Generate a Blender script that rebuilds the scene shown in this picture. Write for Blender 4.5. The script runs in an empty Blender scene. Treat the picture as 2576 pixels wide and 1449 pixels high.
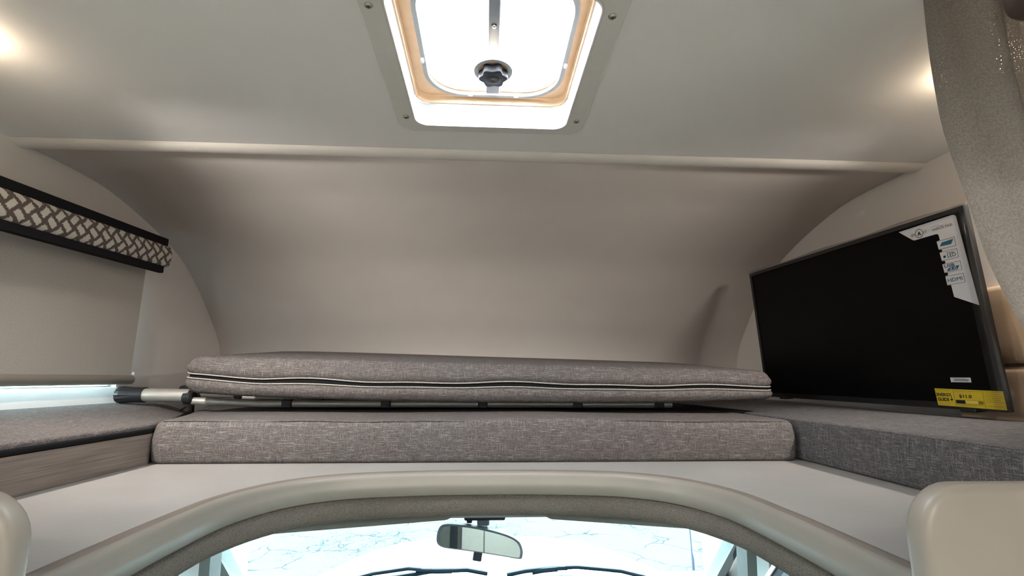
import bpy, bmesh, math, random
from mathutils import Vector, Matrix
from mathutils.geometry import tessellate_polygon

S = bpy.context.scene
C = S.collection
PI = math.pi
random.seed(4)

# ------------------------------------------------------------------ camera
def camera():
    p, y, r, f = 0.18613, 0.05412, 0.00388, 1221.4
    F = Vector((math.sin(y)*math.cos(p), math.cos(y)*math.cos(p), math.sin(p)))
    R = Vector((math.cos(y), -math.sin(y), 0)); U = R.cross(F)
    R2 = R*math.cos(r) + U*math.sin(r); U2 = -R*math.sin(r) + U*math.cos(r)
    cd = bpy.data.cameras.new('camera'); co = bpy.data.objects.new('camera', cd); C.objects.link(co)
    cd.sensor_width = 36; cd.lens = 36*f/2576; cd.clip_start = 0.02; cd.clip_end = 200
    m = Matrix.Identity(4)
    for i in range(3):
        m[i][0] = R2[i]; m[i][1] = U2[i]; m[i][2] = -F[i]
    co.matrix_world = m
    S.camera = co
camera()

# ------------------------------------------------------------------ world, exposure, light levels
SKY = 8.5           # overcast sky radiance
CABIN_FILL = 5.5   # added unseen ceiling lamps behind the camera, for fill (W each)
READING_LAMP = 1.0  # assumed bunk reading lamps (W)
w = bpy.data.worlds.new('world'); S.world = w; w.use_nodes = True
bg = w.node_tree.nodes['Background']
bg.inputs['Color'].default_value = (0.90, 0.965, 1.0, 1); bg.inputs['Strength'].default_value = SKY
vs = S.view_settings
vs.view_transform = 'Standard'; vs.look = 'None'; vs.gamma = 1.0; vs.use_curve_mapping = False
vs.exposure = 1.85

# ------------------------------------------------------------------ materials
def srgb(r, g, b):
    def l(c):
        c /= 255
        return c/12.92 if c <= .04045 else ((c+.055)/1.055)**2.4
    return (l(r), l(g), l(b), 1)
class NT:
    def __init__(s, name):
        s.m = bpy.data.materials.new(name); s.m.use_nodes = True
        s.t = s.m.node_tree; s.n = s.t.nodes; s.b = s.n['Principled BSDF']
        s.out = s.n['Material Output']
    def add(s, typ, **kw):
        n = s.n.new(typ)
        for k, v in kw.items(): setattr(n, k, v)
        return n
    def link(s, a, b): s.t.links.new(a, b)
    def val(s, sock, v):
        if hasattr(v, 'is_linked') or isinstance(v, bpy.types.NodeSocket): s.link(v, sock)
        else: sock.default_value = v
    def math(s, op, a, b=0.0, c=0.0):
        n = s.add('ShaderNodeMath', operation=op)
        for i, v in enumerate((a, b, c)): s.val(n.inputs[i], v)
        return n.outputs[0]
    def coords(s, scale=(1, 1, 1), rot=(0, 0, 0), loc=(0, 0, 0)):
        tc = s.add('ShaderNodeTexCoord'); mp = s.add('ShaderNodeMapping')
        s.link(tc.outputs['Object'], mp.inputs['Vector'])
        mp.inputs['Scale'].default_value = scale; mp.inputs['Rotation'].default_value = rot; mp.inputs['Location'].default_value = loc
        return mp.outputs[0]
    def noise(s, vec, scale, detail=2, rough=.5):
        n = s.add('ShaderNodeTexNoise'); s.link(vec, n.inputs['Vector'])
        n.inputs['Scale'].default_value = scale; n.inputs['Detail'].default_value = detail; n.inputs['Roughness'].default_value = rough
        return n.outputs['Fac']
    def ramp(s, fac, stops):
        n = s.add('ShaderNodeValToRGB'); s.link(fac, n.inputs[0]); e = n.color_ramp.elements
        while len(e) < len(stops): e.new(.5)
        for i, (p, c) in enumerate(stops):
            e[i].position = p; e[i].color = c if len(c) == 4 else (*c, 1)
        return n.outputs[0]
    def mix(s, fac, a, b, mode='MIX'):
        n = s.add('ShaderNodeMix', data_type='RGBA', blend_type=mode)
        s.val(n.inputs[0], fac); s.val(n.inputs[6], a); s.val(n.inputs[7], b)
        return n.outputs[2]
    def bump(s, h, strength=.2, dist=.002):
        n = s.add('ShaderNodeBump'); n.inputs['Strength'].default_value = strength; n.inputs['Distance'].default_value = dist
        s.link(h, n.inputs['Height']); s.link(n.outputs[0], s.b.inputs['Normal'])
def plain(name, col, rough=.5, spec=.5, metal=0, var=.04, scale=30, bump=0, bscale=400, bdist=.001):
    t = NT(name); c = col if len(col) == 4 else (*col, 1)
    v = t.coords()
    f = t.noise(v, scale, 3)
    lo = tuple(x*(1-var) for x in c[:3])+(1,); hi = tuple(min(1, x*(1+var)) for x in c[:3])+(1,)
    t.link(t.ramp(f, [(.3, lo), (.7, hi)]), t.b.inputs['Base Color'])
    t.b.inputs['Roughness'].default_value = rough; t.b.inputs['Specular IOR Level'].default_value = spec; t.b.inputs['Metallic'].default_value = metal
    if bump: t.bump(t.noise(v, bscale, 2), bump, bdist)
    return t.m

M = {}
M['ceiling'] = plain('vinyl_ceiling', (.71, .70, .69), .34, .5, var=.02, scale=6, bump=.12, bscale=700)
M['wall'] = plain('vinyl_wall', (.67, .623, .59), .5, .35, var=.02, scale=6, bump=.15, bscale=500)
M['bead'] = plain('vinyl_bead', (.60, .57, .53), .45, .4, var=.02)
M['plastic_beige'] = plain('beige_plastic', (.222, .204, .180), .46, .45, var=.02, scale=20)
M['rim_flange'] = plain('brown_rim_flange', (.165, .142, .125), .6, .2, var=.06)  # darker brown flange band of the arched moulding
M['bulkhead'] = plain('tan_beige_plastic', (.252, .220, .188), .42, .45, var=.02, scale=20)
M['white_plastic'] = plain('white_plastic', (.72, .72, .73), .25, .5, var=.01)
M['liner'] = plain('vent_liner_plastic', (.46, .465, .49), .3, .5, var=.02)
M['flange'] = plain('vent_flange_plastic', (.585, .572, .548), .45, .4, var=.02)
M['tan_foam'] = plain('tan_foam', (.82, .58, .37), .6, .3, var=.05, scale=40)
M['grey_plastic'] = plain('grey_plastic', (.34, .34, .33), .45, .4, var=.02)
M['black_plastic'] = plain('black_plastic', (.018, .018, .022), .45, .4, var=.05)
M['black_cloth'] = plain('black_cloth', (.012, .012, .014), .9, .1, var=.2, scale=300)
M['metal'] = plain('brushed_metal', (.62, .62, .62), .32, .5, 1, var=.03)
M['aluminium'] = plain('satin_aluminium', (.55, .53, .50), .45, .5, .6, var=.03)
M['screw'] = plain('screw_steel', (.45, .44, .42), .3, .5, 1)
M['carpet'] = plain('headliner_carpet', (.140, .129, .115), .95, .05, var=.25, scale=480, bump=.8, bscale=420, bdist=.003)
M['cab_cloth'] = plain('cab_headliner', (.27, .275, .265), .9, .1, var=.05, scale=200)
M['cab_plastic'] = plain('cab_trim_plastic', (.105, .106, .098), .6, .3, var=.05)
M['visor'] = plain('visor_vinyl', (.15, .14, .125), .7, .2, var=.05)
M['cab_dark'] = plain('cab_dark_rubber', (.012, .016, .024), .6, .3)
M['cab_grey'] = plain('cab_grey_seal', (.12, .14, .165), .5, .3)
M['hood'] = plain('white_car_paint', (.80, .80, .80), .25, .5, var=.01)
M['wiper'] = plain('wiper_black', (.014, .020, .032), .5, .3)
M['tan_vinyl'] = plain('tan_vinyl', (.48, .345, .235), .5, .35, var=.05, scale=20)
M['cabinet'] = plain('dark_brown_laminate', (.05, .030, .022), .45, .4, var=.1)
M['rear_wall'] = plain('cabin_wall_vinyl', (.66, .65, .62), .6, .3, var=.03)
M['rear_floor'] = plain('cabin_floor_vinyl', (.46, .41, .35), .5, .4, var=.1)
M['screen'] = plain('tv_screen', (.003, .003, .0033), .3, .10, var=.0)
M['bezel'] = plain('tv_bezel', (.012, .012, .013), .3, .5, var=.02)
M['sticker'] = plain('white_sticker', (.66, .67, .71), .4, .4, var=.02)
M['yellow'] = plain('yellow_label', (.62, .46, .03), .5, .3, var=.04)
M['ink'] = plain('black_ink', (.012, .012, .012), .6, .2)
M['ink_soft'] = plain('faded_ink', (.24, .17, .015), .6, .2)
M['ink_grey'] = plain('grey_ink', (.12, .12, .125), .6, .2)
M['blue_ink'] = plain('blue_ink', (.02, .115, .20), .5, .3)
M['navy_ink'] = plain('navy_ink', (.015, .04, .075), .5, .3)
M['yellow_pale'] = plain('pale_yellow_print', (.74, .58, .10), .5, .3)

def glassy(name, tint=(.9, .97, 1), gloss=.06, rough=.02):
    t = NT(name); t.n.remove(t.b)
    tr = t.add('ShaderNodeBsdfTransparent'); tr.inputs[0].default_value = (*tint, 1)
    gl = t.add('ShaderNodeBsdfGlossy'); gl.inputs['Roughness'].default_value = rough
    mx = t.add('ShaderNodeMixShader'); fr = t.add('ShaderNodeFresnel'); fr.inputs[0].default_value = 1.45
    f = t.math('MULTIPLY', fr.outputs[0], gloss/.04)
    f = t.math('MINIMUM', f, .6)
    t.link(f, mx.inputs[0]); t.link(tr.outputs[0], mx.inputs[1]); t.link(gl.outputs[0], mx.inputs[2])
    t.link(mx.outputs[0], t.out.inputs[0]); return t.m
M['glass'] = glassy('window_glass', (.80, .93, .95), .03)
M['windscreen'] = glassy('windscreen_glass', (.80, .93, .95), .0016)
M['film'] = glassy('clear_film', (.92, .92, .92), .05, .15)
def lid_mat():
    t = NT('frosted_acrylic'); t.n.remove(t.b)
    tr = t.add('ShaderNodeBsdfTransparent'); tr.inputs[0].default_value = (.95, .97, 1, 1)
    tl = t.add('ShaderNodeBsdfTranslucent'); tl.inputs[0].default_value = (.9, .93, .97, 1)
    mx = t.add('ShaderNodeMixShader'); mx.inputs[0].default_value = .3
    t.link(tr.outputs[0], mx.inputs[1]); t.link(tl.outputs[0], mx.inputs[2]); t.link(mx.outputs[0], t.out.inputs[0])
    return t.m
M['lid'] = lid_mat()

def fabric(name, dark, mid, light, warm=(0, 0, 0)):
    """heathered woven upholstery: slubby threads running both ways"""
    t = NT(name)
    a = t.noise(t.coords((42, 820, 820)), 1, 2, .6)
    b = t.noise(t.coords((820, 42, 42)), 1, 2, .6)
    g = t.noise(t.coords((620, 620, 620)), 1, 1)
    big = t.noise(t.coords(), 5, 2)
    base = t.mix(t.ramp(g, [(.38, (0, 0, 0)), (.62, (1, 1, 1))]), (*dark, 1), (*mid, 1))
    th = t.math('MAXIMUM', t.ramp(a, [(.56, (0, 0, 0)), (.72, (1, 1, 1))]), t.ramp(b, [(.58, (0, 0, 0)), (.74, (1, 1, 1))]))
    dk = t.math('MAXIMUM', t.ramp(a, [(.30, (1, 1, 1)), (.40, (0, 0, 0))]), t.ramp(b, [(.30, (1, 1, 1)), (.40, (0, 0, 0))]))
    c = t.mix(t.math('MULTIPLY', dk, .6), base, (*[x*.55 for x in dark], 1))
    c = t.mix(t.math('MULTIPLY', th, .7), c, (*light, 1))
    c = t.mix(t.ramp(big, [(.35, (0, 0, 0)), (.65, (.35, .35, .35))]), c, t.mix(1.0, c, (1.1, .95, .92, 1), 'MULTIPLY'))
    t.link(c, t.b.inputs['Base Color'])
    t.b.inputs['Roughness'].default_value = .85; t.b.inputs['Specular IOR Level'].default_value = .15
    t.bump(t.math('ADD', a, b), .35, .0015)
    return t.m
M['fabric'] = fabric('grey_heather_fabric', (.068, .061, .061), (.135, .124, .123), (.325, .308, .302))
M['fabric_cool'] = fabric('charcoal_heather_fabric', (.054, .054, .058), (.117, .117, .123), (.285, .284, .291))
M['piping'] = plain('light_piping', (.31, .29, .275), .9, .1, var=.3, scale=400)

def curtain_mat():
    t = NT('curtain_cloth'); t.n.remove(t.b)
    v = t.coords()
    n1 = t.noise(v, 380, 2); n2 = t.noise(v, 6, 3)
    col = t.mix(t.ramp(n1, [(.35, (0, 0, 0)), (.65, (1, 1, 1))]), (.31, .277, .25, 1), (.43, .395, .362, 1))
    col = t.mix(t.ramp(n2, [(.35, (0, 0, 0)), (.7, (.5, .5, .5))]), col, (.36, .35, .338, 1))
    di = t.add('ShaderNodeBsdfDiffuse'); t.link(col, di.inputs[0])
    tl = t.add('ShaderNodeBsdfTranslucent'); t.link(col, tl.inputs[0])
    m1 = t.add('ShaderNodeMixShader'); m1.inputs[0].default_value = .12
    t.link(di.outputs[0], m1.inputs[1]); t.link(tl.outputs[0], m1.inputs[2])
    # pinholes of the open weave
    vo = t.add('ShaderNodeTexVoronoi'); t.link(t.coords((260, 20, 330)), vo.inputs['Vector']); vo.inputs['Scale'].default_value = 1
    vo.inputs['Randomness'].default_value = .55
    hole = t.math('LESS_THAN', vo.outputs['Distance'], .13)
    tp = t.add('ShaderNodeBsdfTransparent')
    m2 = t.add('ShaderNodeMixShader'); t.link(hole, m2.inputs[0]); t.link(m1.outputs[0], m2.inputs[1]); t.link(tp.outputs[0], m2.inputs[2])
    bp = t.add('ShaderNodeBump'); bp.inputs['Strength'].default_value = .4; bp.inputs['Distance'].default_value = .002
    t.link(n1, bp.inputs['Height']); t.link(bp.outputs[0], di.inputs['Normal'])
    t.link(m2.outputs[0], t.out.inputs[0]); return t.m
M['curtain'] = curtain_mat()

def blind_mat():
    t = NT('blind_cloth'); t.n.remove(t.b)
    n = t.noise(t.coords((1, 300, 300)), 1, 2)
    col = t.ramp(n, [(.3, (.42, .395, .36)), (.7, (.49, .465, .425))])
    di = t.add('ShaderNodeBsdfDiffuse'); t.link(col, di.inputs[0])
    tl = t.add('ShaderNodeBsdfTranslucent'); tl.inputs[0].default_value = (.35, .33, .30, 1)
    m1 = t.add('ShaderNodeMixShader'); m1.inputs[0].default_value = .03
    t.link(di.outputs[0], m1.inputs[1]); t.link(tl.outputs[0], m1.inputs[2]); t.link(m1.outputs[0], t.out.inputs[0]); return t.m
M['blind'] = blind_mat()

def deck_mat():
    t = NT('deck_vinyl')
    v = t.coords()
    f = t.noise(v, 7, 4)
    t.link(t.ramp(f, [(.3, (.275, .269, .262)), (.7, (.31, .304, .297))]), t.b.inputs['Base Color'])
    t.b.inputs['Roughness'].default_value = .42; t.b.inputs['Specular IOR Level'].default_value = .45
    wv = t.math('ADD', t.noise(t.coords((300, 60, 60)), 1, 1), t.noise(t.coords((60, 300, 60)), 1, 1))
    t.bump(wv, .25, .001); return t.m
M['deck'] = deck_mat()

def wood_mat():
    t = NT('grey_brown_wood')
    g = t.noise(t.coords((7, 7, 420)), 1, 3, .65)
    w_ = t.noise(t.coords((10, 10, 130)), 1, 2)
    c = t.ramp(g, [(.30, (.11, .088, .076)), (.5, (.21, .172, .148)), (.72, (.28, .235, .20))])
    c = t.mix(.3, c, t.ramp(w_, [(.3, (.13, .105, .09)), (.7, (.28, .23, .195))]))
    t.link(c, t.b.inputs['Base Color']); t.b.inputs['Roughness'].default_value = .55
    t.bump(g, .25, .001); return t.m
M['wood'] = wood_mat()

def weave_mat():
    """printed basket weave: pale rectangles turning every other cell, brown gaps"""
    t = NT('valance_print')
    v = t.coords((0, 1, 1), (0.72, 0, 0))
    sp = t.add('ShaderNodeSeparateXYZ'); t.link(v, sp.inputs[0])
    u = t.math('MULTIPLY', sp.outputs[1], 36); q = t.math('MULTIPLY', sp.outputs[2], 36)
    lu = t.math('ABSOLUTE', t.math('SUBTRACT', t.math('FRACT', u), .5)); lq = t.math('ABSOLUTE', t.math('SUBTRACT', t.math('FRACT', q), .5))
    par = t.math('PINGPONG', t.math('ADD', t.math('FLOOR', u), t.math('FLOOR', q)), 1)
    n = t.math('MULTIPLY', t.math('SUBTRACT', t.noise(t.coords(), 230, 3, .7), .5), .42)
    def rect(a, b):
        return t.math('MULTIPLY', t.math('LESS_THAN', t.math('ADD', a, n), .45), t.math('LESS_THAN', t.math('ADD', b, n), .26))
    m1, m2 = rect(lu, lq), rect(lq, lu)
    msk = t.math('ADD', t.math('MULTIPLY', m1, par), t.math('MULTIPLY', m2, t.math('SUBTRACT', 1, par)))
    t.link(t.mix(msk, (.115, .095, .088, 1), (.54, .51, .46, 1)), t.b.inputs['Base Color'])
    t.b.inputs['Roughness'].default_value = .9; t.b.inputs['Specular IOR Level'].default_value = .1
    return t.m
M['weave'] = weave_mat()

def ground_mat():
    t = NT('cracked_asphalt')
    v = t.coords()
    wob = t.add('ShaderNodeTexNoise'); t.link(v, wob.inputs['Vector']); wob.inputs['Scale'].default_value = 3; wob.inputs['Detail'].default_value = 4
    vv = t.mix(.25, v, wob.outputs['Color'])
    def crack(scale, wd):
        vo = t.add('ShaderNodeTexVoronoi', feature='DISTANCE_TO_EDGE'); t.link(vv, vo.inputs['Vector']); vo.inputs['Scale'].default_value = scale
        return t.ramp(vo.outputs['Distance'], [(0, (1, 1, 1)), (wd, (0, 0, 0))])
    big = t.noise(v, .55, 2)
    patch = t.ramp(big, [(.50, (0, 0, 0)), (.58, (1, 1, 1))])
    spk = t.ramp(t.noise(v, 26, 3, .75), [(.56, (0, 0, 0)), (.66, (1, 1, 1))])
    cr = t.math('MAXIMUM', crack(2.2, .022), t.math('MULTIPLY', crack(7.5, .05), patch))
    cr = t.math('MULTIPLY', cr, t.ramp(t.noise(v, 2.5, 2), [(.40, (0, 0, 0)), (.55, (1, 1, 1))]))
    d = t.math('MAXIMUM', cr, t.math('MULTIPLY', spk, t.math('MULTIPLY', patch, .85)))
    t.link(t.mix(d, (.056, .056, .056, 1), (.015, .019, .021, 1)), t.b.inputs['Base Color'])
    t.b.inputs['Roughness'].default_value = 1; t.b.inputs['Specular IOR Level'].default_value = 0; return t.m
M['ground'] = ground_mat()
def mirror_mat():
    t = NT('mirror_glass'); t.b.inputs['Base Color'].default_value = (.55, .66, .66, 1)
    t.b.inputs['Metallic'].default_value = 1; t.b.inputs['Roughness'].default_value = .02; return t.m
M['mirror'] = mirror_mat()
def emit(name, col, s):
    t = NT(name); t.b.inputs['Base Color'].default_value = (.8, .8, .8, 1)
    t.b.inputs['Emission Color'].default_value = (*col, 1); t.b.inputs['Emission Strength'].default_value = s; return t.m
M['lamp_glow'] = emit('added_cup_glow', (1, .80, .56), 11)
M['lamp_lens'] = emit('lamp_lens', (1, .86, .66), 6)

# ------------------------------------------------------------------ object helpers
def tag(o, label=None, cat=None, group=None, kind=None):
    if label: o['label'] = label
    if cat: o['category'] = cat
    if group: o['group'] = group
    if kind: o['kind'] = kind
    return o
def thing(name, label, cat, loc=(0, 0, 0), rot=(0, 0, 0), group=None, kind=None):
    o = bpy.data.objects.new(name, None); C.objects.link(o); o.empty_display_size = .05
    o.location = loc; o.rotation_euler = rot
    return tag(o, label, cat, group, kind)
def mesh(name, vf, mat, parent=None, smooth=False, loc=(0, 0, 0), rot=(0, 0, 0)):
    if isinstance(vf, bmesh.types.BMesh):
        me = bpy.data.meshes.new(name); bmesh.ops.recalc_face_normals(vf, faces=vf.faces); vf.to_mesh(me); vf.free()
    else:
        me = bpy.data.meshes.new(name); me.from_pydata([tuple(v) for v in vf[0]], [], vf[1])
        b = bmesh.new(); b.from_mesh(me); bmesh.ops.recalc_face_normals(b, faces=b.faces); b.to_mesh(me); b.free()
    me.materials.append(M[mat])
    if smooth:
        for p in me.polygons: p.use_smooth = True
    o = bpy.data.objects.new(name, me); C.objects.link(o); o.location = loc; o.rotation_euler = rot
    if parent: o.parent = parent
    return o
def autosmooth(o, ang=40):
    me = o.data
    b = bmesh.new(); b.from_mesh(me)
    for f in b.faces: f.smooth = True
    for e in b.edges:
        e.smooth = not (len(e.link_faces) == 2 and e.calc_face_angle(0) > math.radians(ang))
    b.to_mesh(me); b.free(); return o
def join(*vfs):
    V, Fc = [], []
    for v, f in vfs:
        n = len(V); V += list(v); Fc += [tuple(i+n for i in q) for q in f]
    return V, Fc
def xbox(x0, x1, y0, y1, z0, z1):
    V = [(x, y, z) for x in (x0, x1) for y in (y0, y1) for z in (z0, z1)]
    return V, [(0, 1, 3, 2), (4, 6, 7, 5), (0, 4, 5, 1), (2, 3, 7, 6), (0, 2, 6, 4), (1, 5, 7, 3)]
def bbox(x0, x1, y0, y1, z0, z1, r=.003, seg=2):
    v, f = xbox(x0, x1, y0, y1, z0, z1)
    b = bmesh.new(); vs_ = [b.verts.new(p) for p in v]
    for q in f: b.faces.new([vs_[i] for i in q])
    bmesh.ops.bevel(b, geom=list(b.edges), offset=r, segments=seg, profile=.5, affect='EDGES')
    return b
def tube(path, r, n=12, cap=True):
    P = [Vector(p) for p in path]; V, Fc = [], []
    rs = r if isinstance(r, (list, tuple)) else [r]*len(P)
    ref = None
    for i, p in enumerate(P):
        d = (P[min(i+1, len(P)-1)]-P[max(i-1, 0)]).normalized()
        if ref is None: ref = d.orthogonal().normalized()
        a = (ref-d*ref.dot(d)).normalized(); ref = a; b_ = d.cross(a)
        for k in range(n):
            t = 2*PI*k/n; V.append(p+(a*math.cos(t)+b_*math.sin(t))*rs[i])
    for i in range(len(P)-1):
        for k in range(n):
            Fc.append((i*n+k, i*n+(k+1) % n, (i+1)*n+(k+1) % n, (i+1)*n+k))
    if cap: Fc += [tuple(range(n-1, -1, -1)), tuple(range((len(P)-1)*n, len(P)*n))]
    return V, Fc
def lathe(prof, n=24, c=(0, 0, 0)):
    V, Fc = [], []
    for (r, z) in prof:
        for k in range(n):
            t = 2*PI*k/n; V.append((c[0]+r*math.cos(t), c[1]+r*math.sin(t), c[2]+z))
    for i in range(len(prof)-1):
        for k in range(n): Fc.append((i*n+k, i*n+(k+1) % n, (i+1)*n+(k+1) % n, (i+1)*n+k))
    Fc += [tuple(range(n-1, -1, -1)), tuple(range((len(prof)-1)*n, len(prof)*n))]
    return V, Fc
def rrect(cx, cy, w, h, r, n=6, sub=0):
    P = []
    for (sx, sy, a0) in ((1, 1, 0), (-1, 1, 90), (-1, -1, 180), (1, -1, 270)):
        for k in range(n+1):
            a = math.radians(a0+90*k/n)
            P.append((cx+sx*(w/2-r)+r*math.cos(a), cy+sy*(h/2-r)+r*math.sin(a)))
        if sub:
            # extra points along the edge that follows
            pass
    return P
def subdiv(P, step):
    Q = []
    for i, p in enumerate(P):
        q = P[(i+1) % len(P)]; L = math.hypot(q[0]-p[0], q[1]-p[1]); n = max(1, int(math.ceil(L/step)))
        for k in range(n): Q.append((p[0]+(q[0]-p[0])*k/n, p[1]+(q[1]-p[1])*k/n))
    return Q
def ring_band(outer, inner, z0, z1):
    """flat ring between two outlines of equal count, with thickness"""
    n = len(outer); V = [(x, y, z0) for x, y in outer]+[(x, y, z0) for x, y in inner]+[(x, y, z1) for x, y in outer]+[(x, y, z1) for x, y in inner]
    Fc = []
    for k in range(n):
        j = (k+1) % n
        Fc += [(k, j, n+j, n+k), (2*n+k, 3*n+k, 3*n+j, 2*n+j), (k, 2*n+k, 2*n+j, j), (n+k, n+j, 3*n+j, 3*n+k)]
    return V, Fc
def prism(outline, z0, z1):
    n = len(outline); V = [(x, y, z0) for x, y in outline]+[(x, y, z1) for x, y in outline]
    return V, [tuple(range(n-1, -1, -1)), tuple(range(n, 2*n))]+[(k, (k+1) % n, n+(k+1) % n, n+k) for k in range(n)]
def wall_loop(outline, z0, z1, th):
    """vertical collar standing on an outline (thickness outward)"""
    cx = sum(p[0] for p in outline)/len(outline); cy = sum(p[1] for p in outline)/len(outline)
    out = [(x+math.copysign(th, x-cx), y+math.copysign(th, y-cy)) for x, y in outline]
    return ring_band(out, outline, z0, z1)
def slab(w_, d_, prof, cr, step=.04, disp=None):
    """cushion: stacked rounded outlines; prof = [(z, inset)...] bottom to top"""
    V, Fc = [], []; n = None
    for (z, ins) in prof:
        base = subdiv(rrect(0, 0, w_, d_, cr, 6), step)
        sx = 1-2*ins/w_; sy = 1-2*ins/d_
        ring = [(x*sx, y*sy, z) for x, y in base]
        n = len(ring); V += ring
    for i in range(len(prof)-1):
        for k in range(n): Fc.append((i*n+k, i*n+(k+1) % n, (i+1)*n+(k+1) % n, (i+1)*n+k))
    Fc += [tuple(range(n-1, -1, -1)), tuple(range((len(prof)-1)*n, len(prof)*n))]
    if disp: V = [disp(*v) for v in V]
    return V, Fc
def cushion_prof(h, r, crown=.004, bulge=.004, under=None, cap=9):
    P = []; ru = under if under is not None else r
    for ins, dz in ((.16, 0), (.05, 0)): P.append((dz, min(ins, cap)))
    for k in range(6):
        a = PI/2*k/5; P.append((ru*(1-math.cos(a)), ru*(1-math.sin(a))))
    for k in range(1, 5):
        t = k/5; P.append((ru+(h-ru-r)*t, -bulge*math.sin(PI*t)))
    for k in range(6):
        a = PI/2*k/5; P.append((h-r+r*math.sin(a), r*(1-math.cos(a))))
    P += [(h+crown*.3, min(cap, .02+r)), (h+crown*.5, min(cap, .05+r)), (h+crown*.8, min(cap, .08+r)), (h+crown, min(cap, .13))]
    return P
def spline(P, n=8, closed=False):
    P = [Vector((*p, 0)) if len(p) == 2 else Vector(p) for p in P]; out = []
    m = len(P)
    for i in range(m-1):
        p0, p1, p2, p3 = P[max(i-1, 0)], P[i], P[i+1], P[min(i+2, m-1)]
        for k in range(n):
            t = k/n
            out.append(.5*((2*p1)+(-p0+p2)*t+(2*p0-5*p1+4*p2-p3)*t*t+(-p0+3*p1-3*p2+p3)*t**3))
    out.append(P[-1]); return out
def sweep(path2, prof, close=False):
    """path2: list of (x, y, nx, ny) with n pointing away from the opening; prof: (o, z)"""
    m = len(prof); V, Fc = [], []
    for (x, y, nx, ny) in path2:
        for (o, z) in prof: V.append((x+nx*o, y+ny*o, z))
    for i in range(len(path2)-1):
        for k in range(m if close else m-1):
            Fc.append((i*m+k, i*m+(k+1) % m, (i+1)*m+(k+1) % m, (i+1)*m+k))
    return V, Fc

# ------------------------------------------------------------------ room dimensions
ZC, ZD = .541, -.185            # ceiling, bunk deck
XL, XR = -1.095, 1.105          # side walls
YR, ZF = -2.6, -1.55            # rear wall, cabin floor
YB = .46                        # edge of the bunk deck

# ceiling with the vent hole
VX, VY, VW, VD = .006, .781, .322, .372
hx0, hx1, hy0, hy1 = VX-VW/2-.006, VX+VW/2+.006, VY-VD/2-.006, VY+VD/2+.006
T = .055
o = mesh('ceiling', join(xbox(XL-.04, XR+.04, YR-.04, hy0, ZC, ZC+T), xbox(XL-.04, XR+.04, hy1, 1.118, ZC, ZC+T),
     xbox(XL-.04, hx0, hy0, hy1, ZC, ZC+T), xbox(hx1, XR+.04, hy0, hy1, ZC, ZC+T)), 'ceiling')
tag(o, 'pale grey vinyl ceiling panel with the roof vent cut through it', 'ceiling', kind='structure')
# curved front cap: from the ceiling down to the deck
PF = spline([(1.115, .541), (1.32, .5405), (1.45, .522), (1.62, .476), (1.76, .418), (1.885, .328), (1.98, .24), (2.05, .165), (2.095, .09), (2.115, 0), (2.12, -.10), (2.12, -.19)], 6)
V, Fc = [], []
for p in PF:
    V += [(XL-.03, p.x, p.y), (XR+.03, p.x, p.y)]
for i in range(len(PF)-1): Fc.append((2*i, 2*i+1, 2*i+3, 2*i+2))
o = mesh('wall_front', (V, Fc), 'wall', smooth=True)
sm = o.modifiers.new('thickness', 'SOLIDIFY'); sm.thickness = .04; sm.offset = 1
tag(o, 'smooth warm grey front cap curving from ceiling down behind the cushions', 'wall', kind='structure')
# make sure the solid grows outward
if o.data.polygons[len(PF)//2].normal.y < 0: sm.offset = -1
# bead over the seam
prof = [(-.026+.052*k/10, ZC-.0005-.011*math.sin(PI*k/10)**.6) for k in range(11)]
V = [(x, 1.113+a, b) for x in (XL, XR) for a, b in prof]
o = mesh('trim_1', (V, [(k, k+1, 11+k+1, 11+k) for k in range(10)]+[tuple(range(11)), tuple(range(11, 22))]), 'bead'); autosmooth(o, 50)
tag(o, 'half-round beige bead running across the ceiling seam', 'trim', kind='structure')

# side walls (left one with the window hole)
WY0, WY1, WZ0, WZ1 = .46, 1.535, -.027, .34
CY0, CY1, CZ0, CZ1 = -1.9, -1.2, -.35, .10
def rear_side(x0, x1):
    return join(xbox(x0, x1, YR, CY0, ZF, ZC), xbox(x0, x1, CY1, WY0, ZF, ZC), xbox(x0, x1, CY0, CY1, ZF, CZ0), xbox(x0, x1, CY0, CY1, CZ1, ZC))
lw = join(rear_side(XL-.04, XL), xbox(XL-.04, XL, WY1, 2.2, ZD-.1, ZC+.05), xbox(XL-.04, XL, WY0, WY1, ZD-.1, WZ0), xbox(XL-.04, XL, WY0, WY1, WZ1, ZC+.05))
o = mesh('wall_left', lw, 'wall'); tag(o, 'grey vinyl side wall around the shaded window', 'wall', kind='structure')
o = mesh('wall_right', join(rear_side(XR, XR+.04), xbox(XR, XR+.04, YB, 2.2, ZD-.1, ZC+.05)), 'wall')
tag(o, 'grey vinyl side wall behind the television', 'wall', kind='structure')
o = mesh('wall_rear', xbox(XL-.04, XR+.04, YR-.04, YR, ZF, ZC), 'rear_wall'); tag(o, 'plain cabin wall at the far rear', 'wall', kind='structure')
o = mesh('floor', xbox(XL-.04, XR+.04, YR-.04, 2.1, ZF-.04, ZF), 'rear_floor'); tag(o, 'brown vinyl cabin floor below', 'floor', kind='structure')

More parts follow.
